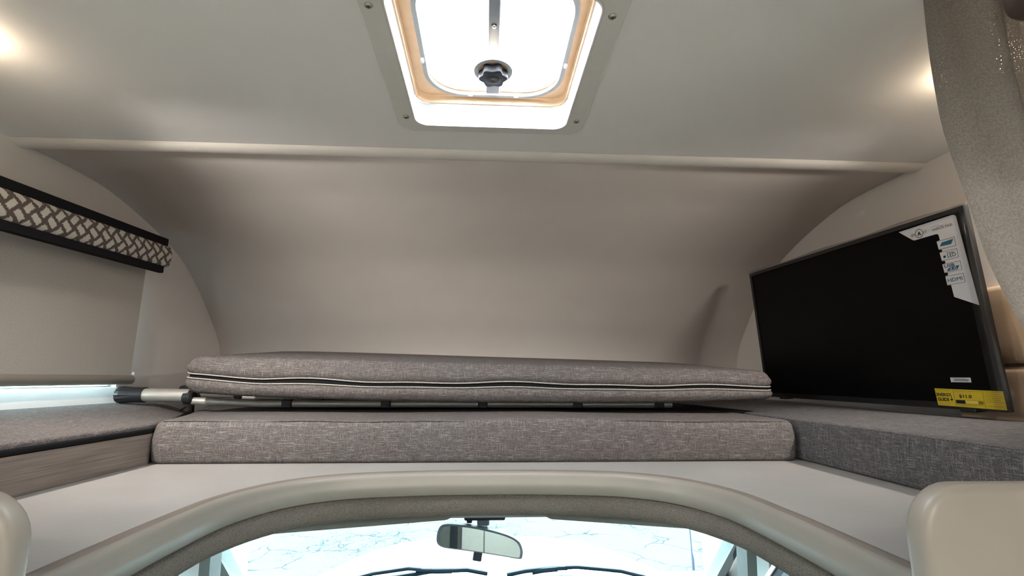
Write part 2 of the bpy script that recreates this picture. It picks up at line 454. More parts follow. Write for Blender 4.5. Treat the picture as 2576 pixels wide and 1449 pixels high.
# window on the left
wd = thing('window_1', 'window behind the roller blind in the left wall', 'window', (XL-.02, (WY0+WY1)/2, WZ0), kind='structure')
fy = (WY1-WY0)/2; fz = WZ1-WZ0
mesh('window_frame', join(xbox(-.02, .004, -fy, fy, 0, .004), xbox(-.02, .004, -fy, fy, fz-.012, fz), xbox(-.02, .004, -fy, -fy+.012, .004, fz-.012), xbox(-.02, .004, fy-.012, fy, .004, fz-.012)), 'grey_plastic', wd)
mesh('pane', xbox(-.012, -.008, -fy+.012, fy-.012, .004, fz-.012), 'glass', wd)
V = [(x, y, z) for y in (-fy, fy) for x, z in ((.02, 0), (.024, -.001), (.060, -.044), (.020, -.050))]
mesh('sill', (V, [(0, 1, 2, 3), (7, 6, 5, 4), (0, 4, 5, 1), (1, 5, 6, 2), (2, 6, 7, 3), (3, 7, 4, 0)]), 'white_plastic', wd)  # slope shaped to catch daylight leaking in under the blind

for nm, xx, lb in (('window_fill_left', XL-.02, 'added left cabin window behind the camera, for daylight fill'), ('window_fill_right', XR+.02, 'added right cabin window behind the camera, for daylight fill')):  # unseen windows, added for soft daylight fill from behind
    wd = thing(nm, lb, 'window', (xx, (CY0+CY1)/2, CZ0), kind='structure'); fy = (CY1-CY0)/2; fz = CZ1-CZ0
    mesh('window_frame', join(xbox(-.01, .01, -fy, fy, 0, .03), xbox(-.01, .01, -fy, fy, fz-.03, fz), xbox(-.01, .01, -fy, -fy+.03, .03, fz-.03), xbox(-.01, .01, fy-.03, fy, .03, fz-.03)), 'grey_plastic', wd)
    mesh('pane', xbox(-.002, .002, -fy+.03, fy-.03, .03, fz-.03), 'glass', wd)

# ------------------------------------------------------------------ bunk deck with the pass-through
half = [(.43, .46), (.432, .6), (.432, .71), (.421, .841), (.368, .951), (.277, 1.014), (.14, 1.04), (0, 1.046)]
pts = [(-x+.004, y) for x, y in half]+[(x+.004, y) for x, y in reversed(half[:-1])]
U = spline(pts, 7)
upath = []
for i, p in enumerate(U):
    d = (U[min(i+1, len(U)-1)]-U[max(i-1, 0)]).normalized()
    upath.append((p.x, p.y, -d.y, d.x))
# n points away from the opening
if upath[len(U)//2][3] < 0: upath = [(a, b, -c, -d) for a, b, c, d in upath]
outl = [(XL, YB)]+[(p.x, p.y) for p in U]+[(XR, YB), (XR, 2.14), (XL, 2.14)]
b = bmesh.new(); f = b.faces.new([b.verts.new((x, y, ZD)) for x, y in outl])
ex = bmesh.ops.extrude_face_region(b, geom=[f])
bmesh.ops.translate(b, verts=[v for v in ex['geom'] if isinstance(v, bmesh.types.BMVert)], vec=(0, 0, -.08))
bmesh.ops.triangulate(b, faces=[q for q in b.faces if len(q.verts) > 4])
o = mesh('floor_bunk', b, 'deck'); tag(o, 'pale vinyl bunk deck around the arched opening to the cab', 'deck', kind='structure')
o = mesh('trim_2', sweep(upath, [(.003, ZD-.002), (.002, ZD+.0020), (-.012, ZD+.0022), (-.018, ZD+.0008), (-.0215, ZD-.003), (-.0235, ZD-.008), (-.0240, ZD-.014), (-.0265, ZD-.018), (-.0270, ZD-.024), (-.024, ZD-.038), (-.022, ZD-.040), (-.010, ZD-.041), (.0, ZD-.041)]), 'plastic_beige', smooth=True)
autosmooth(o, 60); tag(o, 'glossy beige moulding around the arched deck opening', 'trim', kind='structure')
o = mesh('trim_4', sweep(upath, [(.004, ZD-.001), (.003, ZD+.0028), (-.002, ZD+.0036), (-.010, ZD+.0034), (-.0125, ZD+.0018)]), 'rim_flange', smooth=True)
tag(o, 'narrow brownish edging along the rim of the arched moulding', 'trim', kind='structure')
o = mesh('trim_3', sweep(upath, [(-.004, ZD-.036), (-.017, ZD-.041), (-.019, ZD-.05), (-.019, ZD-.070), (-.015, ZD-.078), (-.006, ZD-.083), (.02, ZD-.083)]), 'carpet', smooth=True)
tag(o, 'grey-brown carpet band under the arched moulding', 'trim', kind='structure')

# bulkhead panels either side of the opening
def bulkhead(name, s, label, e):
    n = [(s*e, ZF)]
    r = .045
    P = [(e, ZF)]
    for k in range(9):
        a = PI-(PI/2)*k/8; P.append((e+r+r*math.cos(a), -.091-r+r*math.sin(a)))
    P += [(1.1, -.091), (1.1, ZF)]
    b = bmesh.new(); f = b.faces.new([b.verts.new((s*x, .433, z)) for x, z in P])
    ex = bmesh.ops.extrude_face_region(b, geom=[f])
    bmesh.ops.translate(b, verts=[v for v in ex['geom'] if isinstance(v, bmesh.types.BMVert)], vec=(0, .026, 0))
    ed = [q for q in b.edges if abs(q.verts[0].co.y-q.verts[1].co.y) < 1e-5 and max(abs(v.co.x) for v in q.verts) < 1.09 and q.verts[0].co.z+q.verts[1].co.z > -2.4] + [q for q in b.edges if abs(q.verts[0].co.y-q.verts[1].co.y) < 1e-5 and all(v.co.z > -.0915 for v in q.verts)]
    bmesh.ops.bevel(b, geom=list(set(ed)), offset=.008, segments=4, profile=.5, affect='EDGES')
    o = mesh(name, b, 'bulkhead'); autosmooth(o, 35)
    tag(o, label, 'wall', kind='structure'); return o
bulkhead('wall_bulkhead_right', 1, 'beige moulded bulkhead with a rounded corner on the right', .384)
bulkhead('wall_bulkhead_left', -1, 'beige moulded bulkhead with a rounded corner on the left', .372)

# ------------------------------------------------------------------ cab below: headliner, windscreen, pillars, doors
o = mesh('ceiling_cab', join(xbox(XL, XR, 1.32, 1.44, -.345, -.262), xbox(XL, -.46, YB+.01, 1.32, -.275, -.264), xbox(.46, XR, YB+.01, 1.32, -.275, -.264), xbox(-.46, .46, 1.08, 1.32, -.275, -.264)), 'cab_cloth')
tag(o, 'cloth headliner and header above the windscreen', 'ceiling', kind='structure')
# windscreen
ws = thing('window_2', 'wide windscreen of the cab with the bonnet beyond', 'window', (0, 1.44, -.34), kind='structure')
V, Fc = [], []
N = 12
for j, (y, z, hw) in enumerate(((0, 0, .80), (.34, -.28, .86), (.70, -.57, .92))):
    for i in range(N+1):
        t = -1+2*i/N; V.append((t*hw, y+.10*(1-t*t), z))
for j in range(2):
    for i in range(N): a = j*(N+1)+i; Fc.append((a, a+1, a+N+2, a+N+1))
g = mesh('pane', (V, Fc), 'windscreen', ws, smooth=True); m_ = g.modifiers.new('t', 'SOLIDIFY'); m_.thickness = .005
mesh('window_frame', join(tube([(-.79, .0, .005), (-.85, .34, -.28), (-.92, .70, -.57)], .012, 6), tube([(.79, .0, .005), (.85, .34, -.28), (.92, .70, -.57)], .012, 6)), 'wiper', ws)
# A pillars
def pillar(s, x, name, label, dx):
    t = thing(name, label, 'pillar', (x, 1.5, -.34), kind='structure')
    # trim cover: slanting post with a pale inner face and a grey outer cover
    d = Vector((s*.045, .60, -.55))
    def post(x0, x1, y0, y1, L0=-.35, L1=1.3):
        V = []
        for L in (L0, L1):
            q = d*L
            for (a, c) in ((x0, y0), (x1, y0), (x1, y1), (x0, y1)): V.append((s*a+q.x, c+q.y, q.z))
        return V, [(0, 1, 2, 3), (4, 7, 6, 5), (0, 4, 5, 1), (1, 5, 6, 2), (2, 6, 7, 3), (3, 7, 4, 0)]
    mesh('pillar_face', post(-.018, .012, -.045, .02), 'cab_cloth', t)
    d = Vector((s*.03, .10, -.60))
    mesh('pillar_cover', post(dx, dx+.028, -.06, .0, -.12, 1.0), 'cab_plastic', t)
    return t
pillar(1, .815, 'pillar_right', 'right windscreen pillar with grey plastic cover', -.068)
pillar(-1, -.815, 'pillar_left', 'left windscreen pillar with grey plastic cover', -.090)
# cab doors: lower skin, window frame seals running down along the pillar, glass
def cab_door(name, s, x, y_off, label):
    t = thing(name, label, 'door', (x, 0, 0), kind='structure')
    mesh('door_skin', bbox(-.03, .03, .55, 2.05, ZF, -.98, .01), 'cab_plastic', t)
    mesh('pillar_panel', join(xbox(-.02, .03, 1.62+y_off, 2.05, -1.0, -.27)), 'cab_cloth', t)
    d = Vector((0, .60, -.62))
    def bar(o0, o1, x0, x1):
        V = []
        for L in (-.45, .85):
            q = d*L+Vector((0, 1.515+y_off, -.50))
            for (a, c) in ((x0, o0), (x1, o0), (x1, o1), (x0, o1)): V.append((a*s, q.y+c, q.z))
        return V, [(0, 1, 2, 3), (4, 7, 6, 5), (0, 4, 5, 1), (1, 5, 6, 2), (2, 6, 7, 3), (3, 7, 4, 0)]
    mesh('frame_panel', bar(.03, .16, -.012, .04), 'cab_cloth', t)
    mesh('opening_edge', bar(.012, .03, -.03, .03), 'white_plastic', t)
    mesh('outer_seal', bar(-.03, .012, -.025, .03), 'cab_dark', t)
    mesh('seal_bead', bar(-.055, -.03, -.032, .03), 'cab_grey', t)
    mesh('inner_seal', bar(-.105, -.055, -.022, .03), 'cab_dark', t)
    mesh('glass_channel', bar(-.118, -.105, -.03, .03), 'cab_grey', t)
    mesh('glass_edge', bar(-.13, -.118, -.03, .03), 'cab_dark', t)
    mesh('top_rail', bbox(-.03, .03, .55, 1.42+y_off, -.34, -.275, .008), 'cab_dark', t)
    V = [(0, .6, -.98), (0, 1.86+y_off, -.98), (0, 1.26+y_off, -.36), (0, .6, -.36)]
    g = mesh('pane', (V, [(0, 1, 2, 3)]), 'glass', t); m_ = g.modifiers.new('t', 'SOLIDIFY'); m_.thickness = .004
    mesh('rear_post', xbox(-.03, .03, YB+.02, .6, ZF, -.275), 'cab_plastic', t)
    return t
cab_door('door_1', 1, .895, -.05, 'right cab door with dark window seals slanting down')
cab_door('door_2', -1, -.915, -.02, 'left cab door with dark window seals slanting down')
db = [(1.45, -1.0), (1.50, -.86), (1.62, -.80), (2.0, -.84), (2.16, -.90), (2.16, ZF), (1.6, ZF), (1.55, -1.2)]
V = [(x, y, z) for x in (-.9, .9) for y, z in db]; n = len(db)
o = mesh('dashboard', (V, [tuple(range(n)), tuple(range(n, 2*n))]+[(k, (k+1) % n, n+(k+1) % n, n+k) for k in range(n)]), 'cab_dark')
tag(o, 'dark grey dashboard below the windscreen', 'dashboard', kind='structure')

# ------------------------------------------------------------------ outside
o = mesh('ground', ([(-60, -30, -2.05), (60, -30, -2.05), (60, 90, -2.05), (-60, 90, -2.05)], [(0, 1, 2, 3)]), 'ground')
tag(o, 'pale cracked asphalt outside the windscreen', 'ground', kind='structure')
V, Fc = [], []; NX, NY = 20, 16
for j in range(NY+1):
    t = j/NY; y = 2.2+1.05*t
    for i in range(NX+1):
        u = -1+2*i/NX; hw = .98-.16*t*t
        z = -.80-.10*t-.14*max(0, (t-.72)/.28)**2*1.8 - .13*abs(u)**3.2*(.9+.5*t)
        V.append((.04+u*hw, y-.10*u*u*(t), z))
for j in range(NY):
    for i in range(NX): a = j*(NX+1)+i; Fc.append((a, a+1, a+NX+2, a+NX+1))
hd = thing('bonnet', 'white bonnet of the vehicle seen over the wipers', 'bonnet', (0, 0, 0))
g = mesh('bonnet_skin', (V, Fc), 'hood', hd, smooth=True); m_ = g.modifiers.new('t', 'SOLIDIFY'); m_.thickness = .02; m_.offset = -1
mesh('nose', bbox(-.78, .86, 3.0, 3.28, -1.75, -1.12, .05, 3), 'hood', hd)
for s_ in (-1, 1): mesh('fender', bbox(.04+s_*.97-.06, .04+s_*.97+.06, 2.15, 3.15, -1.75, -1.13, .04, 3), 'hood', hd)
o = mesh('cowl_grille', bbox(-.92, .95, 2.10, 2.24, -.90, -.805, .01), 'wiper')
tag(o, 'dark slotted cowl at the foot of the windscreen', 'cowl', kind='structure')
an = thing('antenna', 'thin dark whip antenna on the right of the bonnet', 'antenna', (1.06, 2.6, -1.128))
mesh('mast', tube([(0, 0, 0), (-.003, 0, .245), (-.006, 0, .275)], [.009, .007, .004], 8), 'wiper', an)
mesh('whip', tube([(-.006, 0, .275), (-.02, .0, .78)], [.0035, .0025], 8), 'wiper', an)
def wiper(name, label, arm, blade, hook):
    t = thing(name, label, 'wiper', arm[0], group='windscreen wipers')
    L = Vector(arm[0])
    rel = lambda P: [tuple(Vector(p)-L) for p in P]
    mesh('arm', tube(rel(arm), .008, 8), 'wiper', t)
    mesh('blade', tube(rel(blade), .009, 8), 'wiper', t)
    mesh('link', tube(rel(hook), .011, 8), 'wiper', t)
wiper('windscreen_wiper', 'left dark wiper with bent arm resting above the cowl',
      [(-.50, 2.12, -.772), (-.43, 2.11, -.752), (-.29, 2.10, -.732), (-.24, 2.10, -.737)],
      [(-.36, 2.12, -.772), (-.20, 2.11, -.747), (-.06, 2.11, -.744), (.02, 2.12, -.762)],
      [(-.26, 2.10, -.740), (-.18, 2.105, -.744), (-.12, 2.11, -.746)])
wiper('windscreen_wiper', 'right dark wiper with bent arm resting above the cowl',
      [(.66, 2.12, -.785), (.56, 2.11, -.758), (.38, 2.10, -.737), (.33, 2.10, -.738)],
      [(.34, 2.10, -.740), (.27, 2.105, -.742), (.17, 2.11, -.752), (.10, 2.12, -.768)],
      [(.30, 2.10, -.742), (.24, 2.105, -.748), (.20, 2.11, -.756)])

# ------------------------------------------------------------------ sun visors and mirror
def visor(name, s, cx, z, roll, label):
    t = thing(name, label, 'sun visor', (cx, 1.345, z+.026), (math.radians(58), roll, 0), group='cab sun visors')
    mesh('pad', slab(.50, .15, cushion_prof(.020, .009, .001, .001, cap=.06), .03, .06), 'visor', t, smooth=True)
visor('sun_visor', -1, -.32, -.325, math.radians(-3.7), 'grey sun visor folded up, left of the mirror')
visor('sun_visor', 1, .40, -.328, math.radians(4.3), 'grey sun visor folded up, right of the mirror')

mr = thing('rear_view_mirror', 'rear-view mirror in a dark housing hanging from the windscreen', 'mirror', (-.005, 1.418, -.427), (math.radians(-5), math.radians(9.3), 0))
MZ = .86
shape = spline([(-.118, -.018), (-.118, .012), (-.105, .030), (-.06, .036), (0, .036), (.06, .030), (.098, .018), (.114, -.002), (.117, -.024), (.110, -.033), (.06, -.033), (-.03, -.034), (-.09, -.036), (-.111, -.030), (-.118, -.018)], 4)[:-1]
for p in shape: p.y *= MZ
def flat(sh, y0, y1, sc=1.0):
    n = len(sh); V = [(p.x*sc, y0, p.y*(sc if sc == 1 else sc-.06)) for p in sh]+[(p.x*sc, y1, p.y*(sc if sc == 1 else sc-.06)) for p in sh]
    return V, [tuple(range(n)), tuple(range(2*n-1, n-1, -1))]+[(k, (k+1) % n, n+(k+1) % n, n+k) for k in range(n)]
hs = mesh('housing', flat(shape, -.012, .022), 'cab_grey', mr)
bv = hs.modifiers.new('b', 'BEVEL'); bv.width = .006; bv.segments = 3
mesh('mirror_face', flat(shape, -.0145, -.012, .93), 'mirror', mr)
mesh('dimmer_tab', bbox(-.014, .010, -.012, .004, -.050, -.026, .003), 'cab_dark', mr)
mt = thing('mirror_mount', 'black mirror mount with metal ball stem under the header', 'mirror mount', (.0, 1.462, -.349))
mesh('plate', bbox(-.052, .062, -.02, .03, -.036, 0, .004), 'cab_dark', mt)
mesh('sensor', bbox(-.045, -.030, -.015, .01, -.044, -.030, .003), 'cab_dark', mt)
mesh('bracket', bbox(-.016, .018, -.012, .012, -.052, -.034, .004), 'cab_grey', mt)
st = mesh('stem', tube([(.002, .008, -.040), (.003, .014, -.060)], [.010, .007], 12), 'metal', mt)
mesh('ball', lathe([(.001, -.010), (.007, -.008), (.010, 0), (.007, .008), (.001, .010)], 14, (.003, .016, -.062)), 'cab_dark', mt, smooth=True)

# ------------------------------------------------------------------ roof vent
rv = thing('roof_vent', 'square roof vent with clear lid and black knob, set into the ceiling', 'roof vent', (VX, .794, ZC))
VO = VY-.794
O = rrect(0, VO, .396, .424, .035, 8); I = rrect(0, VO, VW, VD, .028, 8)
fl = mesh('flange', ring_band(O, I, -.006, 0), 'flange', rv); b_ = fl.modifiers.new('b', 'BEVEL'); b_.width = .0025; b_.segments = 2; b_.limit_method = 'ANGLE'
mesh('lip', wall_loop(rrect(0, VO, VW-.004, VD-.004, .027, 8), -.0075, .002, .002), 'white_plastic', rv)
ln = mesh('liner', wall_loop(I, -.004, .046, .003), 'liner', rv); autosmooth(ln, 40)
up = mesh('upper_collar', wall_loop(rrect(0, VO, VW-.006, VD-.006, .03, 8), .046, .072, .003), 'tan_foam', rv); autosmooth(up, 40)  # daylight passing through the foam is put into its orange colour
R1o = rrect(0, VO, VW-.002, VD-.002, .03, 10); R1i = rrect(.004, VO+.009, .262, .308, .07, 10)
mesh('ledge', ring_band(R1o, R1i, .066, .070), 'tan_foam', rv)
Ro = rrect(.004, VO+.011, .280, .326, .078, 10); Ri = rrect(.004, VO+.011, .262, .308, .070, 10)
sr = mesh('screen_ring', ring_band(Ro, Ri, .056, .064), 'grey_plastic', rv); b_ = sr.modifiers.new('b', 'BEVEL'); b_.width = .0015; b_.segments = 2; b_.limit_method = 'ANGLE'
for (cx, cy, a) in ((-.045, .147, 0), (.052, .147, 0), (-.133, .04, 1), (.141, .04, 1), (-.045, -.150, 0), (.052, -.150, 0)):
    w2, d2 = ((.005, .003) if not a else (.003, .005))
    mesh('clip', bbox(cx-w2, cx+w2, cy-d2, cy+d2, .050, .057, .0012, 1), 'white_plastic', rv)
for (sx, sy) in ((-.177, .141), (.179, .137), (.177, -.164), (-.183, -.165)):
    s_ = mesh('screw', lathe([(.0062, 0), (.0062, -.001), (.0048, -.0026), (.001, -.003)], 14, (sx, sy, -.006)), 'screw', rv, smooth=True)
    mesh('screw_slot', join(xbox(sx-.003, sx+.003, sy-.0006, sy+.0006, -.0094, -.0086), xbox(sx-.0006, sx+.0006, sy-.003, sy+.003, -.0094, -.0086)), 'black_plastic', s_)
# knob on its ring
kx, ky = .002, .068
n = 28; co = [(kx+.038*math.cos(2*PI*k/n), ky+.038*math.sin(2*PI*k/n)) for k in range(n)]; ci = [(kx+.030*math.cos(2*PI*k/n), ky+.030*math.sin(2*PI*k/n)) for k in range(n)]
kr = mesh('knob_ring', ring_band(co, ci, .054, .062), 'grey_plastic', rv)
mesh('neck', bbox(kx-.0135, kx+.0135, ky+.032, .144, .055, .062, .001), 'grey_plastic', kr)
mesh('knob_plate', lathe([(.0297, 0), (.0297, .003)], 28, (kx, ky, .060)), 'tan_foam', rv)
star = []
for k in range(60):
    a = 2*PI*k/60; r = .0262+.0028*math.cos(6*a+.5); star.append((kx+r*math.cos(a), ky+.004+r*math.sin(a)))
kb = mesh('knob', prism(star, .040, .058), 'black_plastic', rv); b_ = kb.modifiers.new('b', 'BEVEL'); b_.width = .0025; b_.segments = 3; b_.limit_method = 'ANGLE'; b_.angle_limit = .9
mesh('knob_cap', lathe([(.003, -.001), (.0035, -.0012), (.013, -.0015), (.0155, 0), (.0155, .002)], 24, (kx, ky+.004, .0395)), 'black_plastic', kb, smooth=True)
ar = mesh('crank_arm', bbox(kx-.0105, kx+.0105, -.20, ky+.004, .098, .101, .001), 'cab_grey', rv)
mesh('arm_edge', bbox(kx-.0105, kx-.0085, -.20, ky+.004, .094, .101, .0005, 1), 'cab_grey', ar)
mesh('arm_edge', bbox(kx+.0085, kx+.0105, -.20, ky+.004, .094, .101, .0005, 1), 'cab_grey', ar)
mesh('rivet', lathe([(.005, 0), (.0045, -.003), (.001, -.0042)], 14, (kx, -.005, .098)), 'screw', ar, smooth=True)
mesh('arm_hole', lathe([(.003, 0), (.003, .001)], 12, (kx, -.118, .0972)), 'white_plastic', ar)  # white disc stands in for daylight through the hole
mesh('lid_collar', wall_loop(rrect(0, VO, .33, .376, .05, 8), .078, .105, .004), 'lid', rv)
dome = []
for k in range(9):
    a = PI/2*k/8; dome.append((.105+.035*math.sin(a), .19*(1-math.cos(a))))
V, Fc = [], []
base = rrect(0, VO, .40, .446, .06, 8); m = len(base)
for z, ins in dome[:-1]:
    V += [(x*(1-ins/.2), VO+(y-VO)*(1-ins/.223), z) for x, y in base]
for i in range(len(dome)-2):
    for k in range(m): Fc.append((i*m+k, i*m+(k+1) % m, (i+1)*m+(k+1) % m, (i+1)*m+k))
Fc.append(tuple(range((len(dome)-2)*m, (len(dome)-1)*m)))
mesh('lid', (V, Fc), 'lid', rv, smooth=True)
mesh('lid_rib', xbox(-.145, .145, .116, .120, .100, .106), 'cab_grey', rv)
mesh('lid_rib', xbox(-.145, .145, .126, .1285, .100, .106), 'cab_grey', rv)
for s_ in (-1, 1): mesh('lid_rib', xbox(s_*.15-.0015, s_*.15+.0015, -.20, .12, .100, .106), 'cab_grey', rv)

# ------------------------------------------------------------------ left box, cushions
bx = thing('bunk_box', 'low wooden box along the left wall under a thin cushion', 'box', (-.915, .81, ZD))
mesh('front_panel', bbox(.164, .180, -.32, .352, 0, .064, .001, 1), 'wood', bx)
mesh('box_body', xbox(-.176, .164, -.32, .335, 0, .058), 'wood', bx)

def left_disp(x, y, z):
    # rises toward the wall, inner rear corner cut back where the front cushion bulges in
    z += .030*max(0, min(1, (.17-x)/.3))*(z > .01)
    yy = y+.30
    if yy > .34 and x > -.05: x -= .46*(yy-.34)**2/(yy-.34+.09)*(x+.05)/.22
    return (x, y, z)
lc = thing('side_cushion', 'thin grey heathered cushion on the wooden box by the blind', 'cushion', (-.915, 1.11, -.1205))
mesh('cushion_cover', slab(.355, 1.22, cushion_prof(.020, .008, .002, .001, .004), .02, .05, left_disp), 'fabric', lc, smooth=True)
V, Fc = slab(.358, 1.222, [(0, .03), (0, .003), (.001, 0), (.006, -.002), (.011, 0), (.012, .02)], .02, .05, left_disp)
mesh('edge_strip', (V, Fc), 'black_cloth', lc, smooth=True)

def front_disp(x, y, z):
    if x < -.60 and y > -.44: x -= .44*(y+.44)**2/(y+.44+.09)*min(1, (-.60-x)/.13)
    z += .002*math.sin(x*9)*(z > .08)
    if abs(x) < .7 and z > .08: z += .002*math.sin(x*5+1)
    return (x, y, z)
fc = thing('bunk_cushion', 'thick grey heathered cushion across the deck, lowest in the middle', 'cushion', (.002, 1.60, ZD))
cv = mesh('cushion_cover', slab(1.470, .90, cushion_prof(.093, .018, .002, .003, .010), .022, .04, front_disp), 'fabric', fc, smooth=True)
tr_ = [(-.715+1.43*k/40, -.443, .0905+.0015*math.sin(k*.9)) for k in range(41)]
mesh('seam', tube(tr_, .0013, 6), 'fabric', cv)

def right_disp(x, y, z):
    # plump toward the wall, a little more at the front end
    if z > .05: z += (.012+.006*max(0, min(1, (.30-x)/.7)))*max(0, min(1, (y+.125)/.15))
    return (x, y, z)
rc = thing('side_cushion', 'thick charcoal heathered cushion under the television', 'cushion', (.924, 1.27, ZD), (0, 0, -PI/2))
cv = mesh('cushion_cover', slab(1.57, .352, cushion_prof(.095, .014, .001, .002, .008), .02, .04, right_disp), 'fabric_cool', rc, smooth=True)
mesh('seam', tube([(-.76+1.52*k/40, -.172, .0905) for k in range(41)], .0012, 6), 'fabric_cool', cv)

# upper cushion with zipper
CW, CD_ = 1.615, .62
def lerp_tab(T, u):
    if u <= T[0][0]: return T[0][1]
    for (a0, v0), (a1, v1) in zip(T, T[1:]):
        if u <= a1:
            k = (u-a0)/(a1-a0); return v0+(v1-v0)*k
    return T[-1][1]
ZT = [(-1, .057), (-.6, .052), (0, .042), (.4, .036), (.8, .029), (1, .025)]       # top of the front face
ZZ = [(-1, .009), (-.87, -.001), (-.75, -.009), (-.4, -.015), (0, -.017), (.4, -.020), (.66, -.021), (1, -.024)]  # zipper line
ZB = [(-1, -.040), (-.8, -.050), (-.4, -.060), (0, -.065), (.4, -.066), (.66, -.064), (1, -.056)]  # underside
def up_xyz(x, y, z):
    u = max(-1, min(1, x/(CW/2))); t = (y+CD_/2)/CD_
    zz = lerp_tab(ZZ, u)
    if z >= 0: v = zz+(lerp_tab(ZT, u)-zz)*z/.042
    else: v = zz+(lerp_tab(ZB, u)-zz)*(-z)/.05
    return (x, y, v+t*(.046-.004*u+(.02 if z < -.01 else 0)))
def zipz(x):
    return .0020*math.sin(x*11+.6)+.0012*math.sin(x*23)
def half_prof(h, r, sgn):
    P = []
    for k in range(1, 5): P.append((h*.0+.004+(h-r-.004)*k/4, -.004*math.sin(PI*k/5)))
    for k in range(1, 7):
        a = PI/2*k/6; P.append((h-r+r*math.sin(a), r*(1-math.cos(a))))
    P += [(h+.002, .05+r), (h+.004, .14)]
    return P
uc = thing('folded_cushion', 'long grey heathered cushion with a black zipper, laid on top', 'cushion', (.008, 1.665, 0))
def up_upper(x, y, z):
    k = max(0, 1-z/.04); return up_xyz(x, y, z+k*(zipz(x)+.004))
def up_lower(x, y, z):
    k = max(0, 1+z/.04); return up_xyz(x, y, z+k*(zipz(x)-.004))
PU = [(0, .03), (0, .004)]+half_prof(.042, .020, 1)
PL = [(-z, i) for z, i in reversed(half_prof(.050, .022, -1))]+[(0, .004), (0, .03)]
cu = mesh('upper_cover', slab(CW, CD_, PU, .03, .03, up_upper), 'fabric', uc, smooth=True)
cl = mesh('lower_cover', slab(CW, CD_, PL, .03, .03, up_lower), 'fabric', uc, smooth=True)
PZ = [(-.0055, .05), (-.0055, .0035), (0, .0025), (.0055, .0035), (.0055, .05)]
zp = mesh('zipper', slab(CW, CD_, PZ, .03, .03, lambda x, y, z: up_xyz(x, y, z+zipz(x))), 'black_cloth', uc, smooth=True)
for dz, par in ((.0055, cu), (-.0055, cl)):
    ring = subdiv(rrect(0, 0, CW+.001, CD_+.001, .03, 6), .03); ring.append(ring[0])
    mesh('piping', tube([up_xyz(x, y, zipz(x)+dz) for x, y in ring], .0022, 6, False), 'piping', par, smooth=True)

# ladder under it
ld = thing('bunk_ladder', 'aluminium bunk ladder with black ends lying flat under the zipped cushion', 'ladder', (-1.04, 1.47, -.0590))
for yy in (0, .29):
    s1 = mesh('stile', tube([(.05, yy, .012), (.20, yy, .010)], .0185, 16), 'aluminium', ld); autosmooth(s1, 50)
    s2 = mesh('stile', tube([(.19, yy, -.004), (.40, yy, -.0115), (1.60, yy, -.0125)], .0105, 16), 'aluminium', ld); autosmooth(s2, 50)
    V, Fc = lathe([(.014, -.045), (.021, -.042), (.0225, -.03), (.0215, 0), (.0215, .03)], 28)
    V = [(z, (1+(.07*(k % 2) if z < -.028 else 0))*y, (1+(.07*(k % 2) if z < -.028 else 0))*x) for k, (x, y, z) in enumerate(V)]
    mesh('end_cap', (V, Fc), 'black_plastic', ld, loc=(.045, yy, .012))
    V, Fc = lathe([(.018, -.012), (.0205, -.009), (.0205, .009), (.016, .014)], 20); V = [(z, y, x) for x, y, z in V]
    cc = mesh('collar', (V, Fc), 'black_plastic', ld, loc=(.197, yy, .006)); autosmooth(cc, 40)
for xx in (.475, .755, 1.035, 1.315, 1.56):
    mesh('rung', tube([(xx, -.01, -.0125), (xx, .30, -.0125)], .008, 12), 'aluminium', ld)
    for yy in (0, .29): mesh('rung_clamp', bbox(xx-.014, xx+.014, yy-.016, yy+.016, -.0240, .000, .003, 1), 'black_plastic', ld)

# ------------------------------------------------------------------ blind and valance on the left
bl = thing('roller_blind', 'beige roller blind pulled down over the left window', 'blind', (-1.066, 1.0, 0))
mesh('blind_cloth', xbox(-.0008, .0008, -.56, .545, .005, .345), 'blind', bl)
hb = mesh('hem_bar', tube([(0, -.56, -.008), (0, .548, -.005)], .014, 14), 'plastic_beige', bl); autosmooth(hb, 50)
mesh('hem_cap', lathe([(.0035, -.004), (.004, 0), (.003, .005), (.001, .006)], 10, (.006, .549, .012)), 'white_plastic', hb, smooth=True)
mesh('roller', tube([(-.002, -.56, .365), (-.002, .545, .368)], .018, 14), 'plastic_beige', bl)
va = thing('window_valance', 'padded valance with basket-weave print between black bands', 'valance', (-1.0, 1.0, .355), (math.radians(2.3), 0, 0))
mesh('top_band', bbox(-.016, 0, -.60, .536, .028, .054, .002, 1), 'black_cloth', va)
mesh('bottom_band', bbox(-.016, 0, -.60, .528, -.056, -.033, .002, 1), 'black_cloth', va)
V, Fc = [], []
pr = [(-.016, -.036), (-.002, -.036), (.005, -.028), (.008, -.012), (.009, 0), (.008, .014), (.005, .026), (-.002, .031), (-.016, .031)]
for yy in (-.60, .543): V += [(x, yy, z) for x, z in pr]
n = len(pr); o = mesh('printed_panel', (V, [(k, (k+1) % n, n+(k+1) % n, n+k) for k in range(n)]+[tuple(range(n)), tuple(range(2*n-1, n-1, -1))]), 'weave', va); autosmooth(o, 60)
mesh('wall_bracket', join(xbox(-.094, -.016, -.30, -.29, .038, .050)), 'black_plastic', va)
mesh('wall_bracket', join(xbox(-.094, -.016, .40, .41, .038, .050)), 'black_plastic', va)

